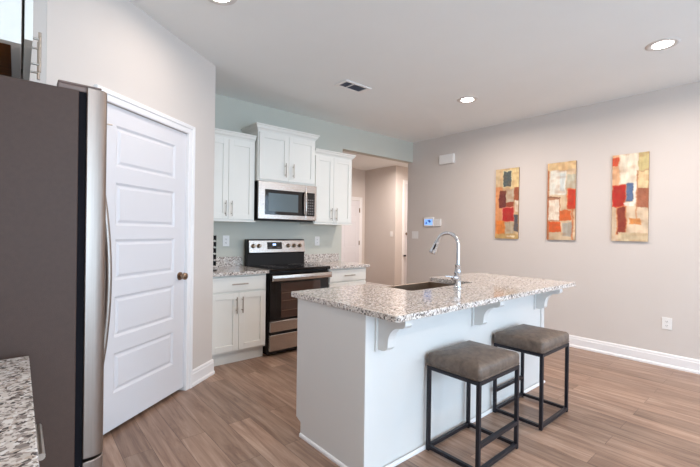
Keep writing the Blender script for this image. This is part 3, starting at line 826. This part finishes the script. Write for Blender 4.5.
# island countertop with a notch for the sink, rounded corners
CX0, CX1, CY0, CY1 = 1.342, 3.54, 1.215, 2.15
SX0, SX1, SY = 2.02, 2.785, 1.705
def arc(cx, cy, r, a0, a1, n=6): return [(cx + r * math.cos(math.radians(a0 + (a1 - a0) * i / n)), cy + r * math.sin(math.radians(a0 + (a1 - a0) * i / n))) for i in range(n + 1)]
pl = arc(CX0 + 0.02, CY0 + 0.02, 0.02, 180, 270) + arc(CX1 - 0.02, CY0 + 0.02, 0.02, 270, 360) + arc(CX1 - 0.02, CY1 - 0.02, 0.02, 0, 90)
pl += [(SX1, CY1), (SX1, SY + 0.015), (SX1 - 0.015, SY), (SX0 + 0.015, SY), (SX0, SY + 0.015), (SX0, CY1)] + arc(CX0 + 0.02, CY1 - 0.02, 0.02, 90, 180)
bm = bmesh.new(); prism(bm, pl, CT - SLAB, CT, lambda a, b, t: Vector((a, b, t)))
ct = obj('countertop', bm, M['granite'], None, bevel=0.003, loc=(2.4, 1.7, CT - SLAB))
tag(ct, 'large speckled granite countertop with sink cut-out on the island', 'countertop')

# farmhouse sink
sk = thing('farmhouse_sink', 'stainless apron-front sink set into the island countertop', 'sink', (2.41, 1.94, 0.6))
x0, x1, y0, y1, zt, zb = SX0 - 0.008, SX1 + 0.008, SY - 0.012, 2.145, 0.845, 0.62
bm = B((x0, x1, y0, y1, zb - 0.005, zb), (x0, x0 + 0.012, y0, y1, zb, zt), (x1 - 0.012, x1, y0, y1, zb, zt), (x0 + 0.012, x1 - 0.012, y0, y0 + 0.012, zb, zt))
obj('bowl', bm, M['sink_steel'], sk)
obj('apron', B((x0, x1, y1, y1 + 0.015, zb - 0.005, zt)), M['sink_steel'], sk, bevel=0.004)
bm = bmesh.new(); lathe(bm, [(0, 0.6205), (0.03, 0.6205), (0.045, 0.623), (0.045, 0.6202)], (2.41, 1.93, 0)); obj('drain', bm, M['chrome'], sk, smooth='auto')

# faucet
FX, FY = 2.398, 1.60
fc = thing('faucet', 'tall chrome gooseneck faucet with pull-down spray head on the island', 'faucet', (FX, FY, CT))
bm = bmesh.new(); lathe(bm, [(0, 0), (0.031, 0), (0.031, 0.006), (0.025, 0.012), (0.024, 0.02), (0.024, 0.10), (0.028, 0.105), (0.028, 0.112), (0.022, 0.118), (0.019, 0.155), (0.022, 0.160), (0.022, 0.168), (0.014, 0.172), (0, 0.172)], (FX, FY, CT))
obj('base', bm, M['chrome'], fc, smooth='auto')
ax = Vector((-0.10, 0.995, 0)).normalized()
R_ = 0.086; zc = 1.192
pts = [Vector((FX, FY, CT + 0.165)), Vector((FX, FY, 1.12)), Vector((FX, FY, zc))]
for i in range(1, 17):
    a = math.radians(i * 10.0)
    pts.append(Vector((FX, FY, zc)) + ax * (R_ - R_ * math.cos(a)) + Vector((0, 0, R_ * math.sin(a))))
dn = (pts[-1] - pts[-2]).normalized()
bm = bmesh.new(); tube(bm, pts, 0.0125); obj('spout', bm, M['chrome'], fc, smooth='auto')
e0 = pts[-1]
bm = bmesh.new(); tube(bm, [e0, e0 + dn * 0.01, e0 + dn * 0.014, e0 + dn * 0.05, e0 + dn * 0.075, e0 + dn * 0.098, e0 + dn * 0.104], 0.016, radii=[0.015, 0.015, 0.019, 0.020, 0.024, 0.027, 0.024])
sh = obj('spray_head', bm, M['chrome'], fc, smooth='auto')
q = e0 + dn * 0.052 + Vector((-0.016, -0.008, 0))
bm = bmesh.new(); tube(bm, [q - dn * 0.022, q + dn * 0.022], 0.007); obj('spray_button', bm, M['black_plastic'], sh)
bm = bmesh.new()
hb = Vector((FX, FY, CT + 0.075)); side = Vector((-0.99, 0.15, 0)).normalized()
tube(bm, [hb, hb + side * 0.020, hb + side * 0.05, hb + side * 0.053], 0.016, radii=[0.018, 0.018, 0.017, 0.012])
tube(bm, [hb + side * 0.035, hb + side * 0.07 + Vector((0, 0, 0.01)), hb + side * 0.12 + Vector((0, 0, 0.015))], 0.005, radii=[0.006, 0.005, 0.006])
obj('lever', bm, M['chrome'], fc, smooth='auto')

# ------------------------------------------------------------------ bar stools
def make_stool(x0, x1, y0, y1, label):
    cx, cy = (x0 + x1) / 2, (y0 + y1) / 2
    t = thing('bar_stool', label, 'stool', (cx, cy, 0), 'leather bar stools at the island')
    w = 0.021; zs = 0.497
    for px in (x0, x1 - w):
        for py in (y0, y1 - w):
            obj('leg', B((px, px + w, py, py + w, 0, zs)), M['stool_metal'], t, bevel=0.002)
    def rails(z0, z1, name):
        for py in (y0, y1 - w): obj(name, B((x0 + w, x1 - w, py, py + w, z0, z1)), M['stool_metal'], t, bevel=0.0015)
        for px in (x0, x1 - w): obj(name, B((px, px + w, y0 + w, y1 - w, z0, z1)), M['stool_metal'], t, bevel=0.0015)
    rails(0.012, 0.033, 'base_rail'); rails(zs - 0.021, zs, 'seat_rail')
    obj('foot_rest', B((x0 + w, x1 - w, y0, y0 + w, 0.145, 0.168)), M['stool_metal'], t, bevel=0.0015)
    # padded seat: boxy cushion, soft crowned top
    bm = bmesh.new(); n = 14; o_ = 0.003
    X0, X1, Y0, Y1 = x0 - o_, x1 + o_, y0 - o_, y1 + o_
    prof = [(0.006, zs + 0.001), (0.000, zs + 0.006), (0.0, zs + 0.056), (0.003, zs + 0.066), (0.009, zs + 0.073), (0.018, zs + 0.078)]
    def sq(ins, z):
        out = []; r = 0.022
        for (cx_, cy_, a0) in ((X0 + r, Y0 + r, 180), (X1 - r, Y0 + r, 270), (X1 - r, Y1 - r, 0), (X0 + r, Y1 - r, 90)):
            rr = max(0.004, r - ins)
            for k in range(6):
                a = math.radians(a0 + 90 * k / 5)
                out.append(bm.verts.new((cx_ + rr * math.cos(a), cy_ + rr * math.sin(a), z)))
        return out
    rings = [sq(i_, z_) for i_, z_ in prof]
    # inner crown rings
    for f_, z_ in ((0.8, 0.086), (0.55, 0.093), (0.28, 0.096)):
        base = rings[len(prof) - 1]
        rings.append([bm.verts.new((cx + (v.co.x - cx) * f_, cy + (v.co.y - cy) * f_, zs + z_)) for v in base])
    for a, b in zip(rings, rings[1:]):
        m_ = len(a)
        for k in range(m_): bm.faces.new((a[k], a[(k + 1) % m_], b[(k + 1) % m_], b[k]))
    bm.faces.new(rings[0][::-1]); bm.faces.new(rings[-1])
    st = obj('seat', bm, M['leather'], t, smooth=True)
    # piping seam round the lower edge
    bm = bmesh.new()
    r = 0.022; pts = []
    for (cx_, cy_, a0) in ((X0 + r, Y0 + r, 180), (X1 - r, Y0 + r, 270), (X1 - r, Y1 - r, 0), (X0 + r, Y1 - r, 90)):
        for k in range(6):
            a = math.radians(a0 + 90 * k / 5); pts.append((cx_ + r * math.cos(a), cy_ + r * math.sin(a), zs + 0.012))
    tube(bm, pts + pts[:1], 0.0028, n=6); obj('seam', bm, M['leather'], st)
    return t
s1 = make_stool(1.836, 2.276, 1.083, 1.4275, 'nearer brown leather bar stool on black metal frame, foot rest on its open side')
s2 = copy_tree(s1)
s2.location = (2.814, 1.2552, 0)
s2.rotation_euler = (0, 0, math.pi)
s2['label'] = 'farther brown leather bar stool by the island right end, foot rest towards the island'

# ------------------------------------------------------------------ refrigerator
fr = thing('refrigerator', 'tall dark-sided stainless steel refrigerator at the left beside the pantry door', 'refrigerator', (-0.2, 2.0, 0))
GX0, GX1, GY0, GY1, GT = -0.60, 0.150, 1.55, 2.46, 1.725
obj('body', B((GX0, GX1, GY0, GY1, 0.02, GT)), M['fridge_side'], fr, bevel=0.003)
obj('gasket', B((GX1, GX1 + 0.022, GY0 + 0.012, GY1 - 0.012, 0.06, GT + 0.006)), M['gasket'], fr)
def fdoor(y0, y1, z0, z1, name, bulge=0.010):
    bm = bmesh.new(); n = 60; prof = []
    for i in range(n + 1):
        f_ = i / n; y = y0 + (y1 - y0) * f_
        e = min(f_, 1 - f_) * (y1 - y0)
        rr = 0.03 * (1 - math.sqrt(max(0, 1 - (1 - min(1, e / 0.03)) ** 2))) if e < 0.03 else 0
        prof.append((0.233 + bulge * math.sin(math.pi * (y - GY0) / (GY1 - GY0)) - rr, y))
    prof = [(GX1 + 0.022, y0)] + prof + [(GX1 + 0.022, y1)]
    prism(bm, prof, z0, z1, lambda a, b, t: Vector((a, b, t)))
    return obj(name, bm, M['steel_door'], fr, bevel=0.003, smooth='auto')
ym = 2.005
for y0, y1, hy in ((GY0 + 0.002, ym - 0.002, ym - 0.04), (ym + 0.002, GY1 - 0.002, ym + 0.04)):
    d = fdoor(y0, y1, 0.50, GT + 0.018, 'door')
    bm = bmesh.new(); hp = []
    for i in range(19):
        f_ = i / 18; z = 0.62 + 0.86 * f_
        hp.append((0.268 + 0.037 * math.sin(math.pi * f_) ** 0.8, hy, z))
    hp = [(0.235, hy, 0.62)] + hp + [(0.235, hy, 1.48)]
    tube(bm, hp, 0.012); obj('handle', bm, M['steel_door'], d, smooth='auto')
d = fdoor(GY0 + 0.002, GY1 - 0.002, 0.075, 0.49, 'freezer_drawer')
obj('recessed_grip', B((GX1 + 0.024, 0.215, GY0 + 0.06, GY1 - 0.06, 0.4905, 0.4985)), M['gasket'], fr)
for y0, y1 in ((GY0 + 0.01, GY0 + 0.07), (GY1 - 0.07, GY1 - 0.01)):
    bm = B((0.095, 0.215, y0, y1, GT + 0.0185, GT + 0.026), (0.095, 0.175, y0, y1, GT + 0.0005, GT + 0.0185))
    obj('hinge_cover', bm, M['hinge_paint'], fr, bevel=0.003)
for ly in (GY0 + 0.06, GY1 - 0.06):
    for lx in (GX0 + 0.06, GX1 - 0.05):
        bm = bmesh.new(); cyl(bm, (lx, ly, 0), (lx, ly, 0.021), 0.02); obj('foot', bm, M['black_plastic'], fr)

# cabinet over the refrigerator
oc = thing('over_fridge_cabinet', 'white deep two-door cabinet above the refrigerator, cut by the photo edge', 'cabinet', (-0.3, 2.0, 1.82))
OZ = 1.825
bm = bmesh.new()
TS = lambda p: Vector((p[0], 1.550 - p[1], p[2]))
box(bm, XL + 0.001, 0.004, 1.550, 1.568, OZ, 2.60)
box(bm, XL + 0.001, 0.004, 2.475, 2.498, OZ, 2.60)
box(bm, XL + 0.001, 0.004, 1.568, 2.475, OZ + 0.02, 2.60)
box(bm, -0.020, 0.004, 1.568, 2.475, OZ, OZ + 0.02)
obj('body', bm, M['cabinet'], oc, bevel=0.001)
bm = bmesh.new()
box(bm, -0.045, 0.004, 0, 0.012, OZ, 2.6, T=TS); box(bm, XL + 0.001, XL + 0.06, 0, 0.012, OZ, 2.6, T=TS)
box(bm, XL + 0.06, -0.045, 0, 0.012, OZ, OZ + 0.06, T=TS); box(bm, XL + 0.06, -0.045, 0, 0.012, 2.54, 2.6, T=TS)
# frame stays above the view; its field is flat
obj('side_frame', bm, M['cabinet'], oc, bevel=0.0015)
obj('underside', B((XL + 0.002, -0.021, 1.569, 2.474, OZ + 0.014, OZ + 0.0199)), M['dark_wood'], oc)
TXF = lambda p: Vector((0.011 + p[1], p[0], p[2]))
for a, b, hy in ((1.542, 2.015, 1.965), (2.02, 2.496, 2.07)):
    bm = bmesh.new(); shaker(bm, a, b, OZ + 0.02, 2.585, TXF)
    d = obj('door', bm, M['cabinet'], oc, bevel=0.0012)
    bar_pull(d, (0.031, hy, 1.965), (0, 0, 1), 0.155, (1, 0, 0))
obj('door_bumpers', B((0.004, 0.011, 1.60, 1.62, 2.0, 2.02), (0.004, 0.011, 2.40, 2.42, 2.0, 2.02)), M['nickel'], oc)
obj('crown_moulding', B((XL + 0.001, 0.06, 1.515, 2.498, 2.60, CEIL - 0.001)), M['cabinet'], oc)

# counter between camera and refrigerator
nb = thing('base_cabinet', 'white base cabinet at the lower left corner under the nearest granite counter', 'cabinet', (-0.3, 0.5, 0))
NX = -0.005; NY0, NY1 = -0.9, 1.50
obj('body', B((XL + 0.001, NX - 0.02, NY0, NY1, 0.115, CT - SLAB)), M['cabinet'], nb)
obj('toe_kick', B((XL + 0.01, NX - 0.07, NY0, NY1, 0, 0.115)), M['cabinet'], nb)
TXN = lambda p: Vector((NX - 0.02 + p[1], p[0], p[2]))
for a, b in ((-0.89, -0.31), (-0.30, 0.29), (0.30, 0.89), (0.90, 1.49)):
    bm = bmesh.new(); box(bm, a, b, 0, 0.02, 0.69, 0.84, T=TXN)
    d = obj('drawer', bm, M['cabinet'], nb, bevel=0.003)
    cy = 1.152 if a > 0.8 else (a + b) / 2
    bar_pull(d, (NX, cy, 0.775), (0, 1, 0), 0.17, (1, 0, 0), r=0.0075, so=0.049)
    bm = bmesh.new(); shaker(bm, a, b, 0.135, 0.68, TXN)
    q = obj('door', bm, M['cabinet'], nb, bevel=0.0012)
    bar_pull(q, (NX, b - 0.04, 0.56), (0, 0, 1), 0.155, (1, 0, 0))
bm = B((XL + 0.001, 0.031, NY0 - 0.02, 1.520, CT - SLAB, CT))
c3 = obj('countertop', bm, M['granite'], None, bevel=0.003, loc=(-0.29, 0.3, CT - SLAB))
tag(c3, 'granite countertop at the lower left corner, in front of the refrigerator', 'countertop')

# ------------------------------------------------------------------ ceiling fittings
def can_light(x, y, label, power=CAN_POWER, color=CAN_COLOR, spot=170):
    t = thing('recessed_light', label, 'light', (x, y, CEIL), 'recessed ceiling lights')
    bm = bmesh.new(); lathe(bm, [(0.066, -0.003), (0.086, -0.009), (0.100, -0.006), (0.108, -0.0005), (0.108, -0.0002), (0.066, -0.0002)], (x, y, CEIL), n=32)
    obj('trim_ring', bm, M['can_trim'], t, smooth='auto')
    bm = bmesh.new(); lathe(bm, [(0, -0.004), (0.0655, -0.004), (0.0655, -0.0005), (0, -0.0005)], (x, y, CEIL), n=32)
    obj('lens', bm, M['can_lens'], t)
    l = bpy.data.lights.new('bulb', 'AREA'); l.shape = 'DISK'; l.size = 0.13; l.energy = power; l.color = color
    l.spread = math.radians(spot)
    o = bpy.data.objects.new('bulb', l); COL.objects.link(o); o.parent = t; o.location = (0, 0, -0.012)
    return t
can_light(0.94, 2.37, 'glowing recessed ceiling light cut off at the top edge, left of centre', 5)
can_light(3.70, 2.38, 'glowing recessed ceiling light nearest to the hallway corner')
can_light(3.71, 0.70, 'glowing recessed ceiling light at the upper right above the paintings wall', 20)
can_light(0.95, 0.55, 'recessed ceiling light out of view above the camera position', 5)
can_light(3.70, -1.6, 'recessed ceiling light out of view behind the camera on the right')
can_light(0.95, -1.6, 'recessed ceiling light out of view behind the camera on the left')
can_light(5.6, 4.95, 'recessed ceiling light in the hallway hidden behind the header', HALL_POWER, (1.0, 0.89, 0.82))

vt = thing('ceiling_vent', 'white rectangular ceiling air vent with dark slots above the range', 'vent', (2.54, 2.94, CEIL))
vx0, vx1, vy0, vy1 = 2.37, 2.71, 2.845, 3.025
bm = bmesh.new()
for b in ((vx0, vx1, vy0, vy0 + 0.028), (vx0, vx1, vy1 - 0.028, vy1), (vx0, vx0 + 0.03, vy0 + 0.028, vy1 - 0.028), (vx1 - 0.05, vx1, vy0 + 0.028, vy1 - 0.028), (vx0 + 0.115, vx0 + 0.127, vy0 + 0.028, vy1 - 0.028)):
    box(bm, *b, CEIL - 0.010, CEIL - 0.0005)
obj('frame', bm, M['plastic'], vt, bevel=0.002)
obj('duct', B((vx0 + 0.03, vx1 - 0.05, vy0 + 0.028, vy1 - 0.028, CEIL - 0.002, CEIL - 0.0005)), M['vent_dark'], vt)
for k in range(7):
    y = vy0 + 0.034 + k * 0.0165
    bm = bmesh.new(); prism(bm, [(y, CEIL - 0.009), (y + 0.002, CEIL - 0.009), (y + 0.009, CEIL - 0.002), (y + 0.007, CEIL - 0.002)], vx0 + 0.03, vx1 - 0.05, lambda a, b, t: Vector((t, a, b)))
    obj('louver', bm, M['vent_dark'], vt)
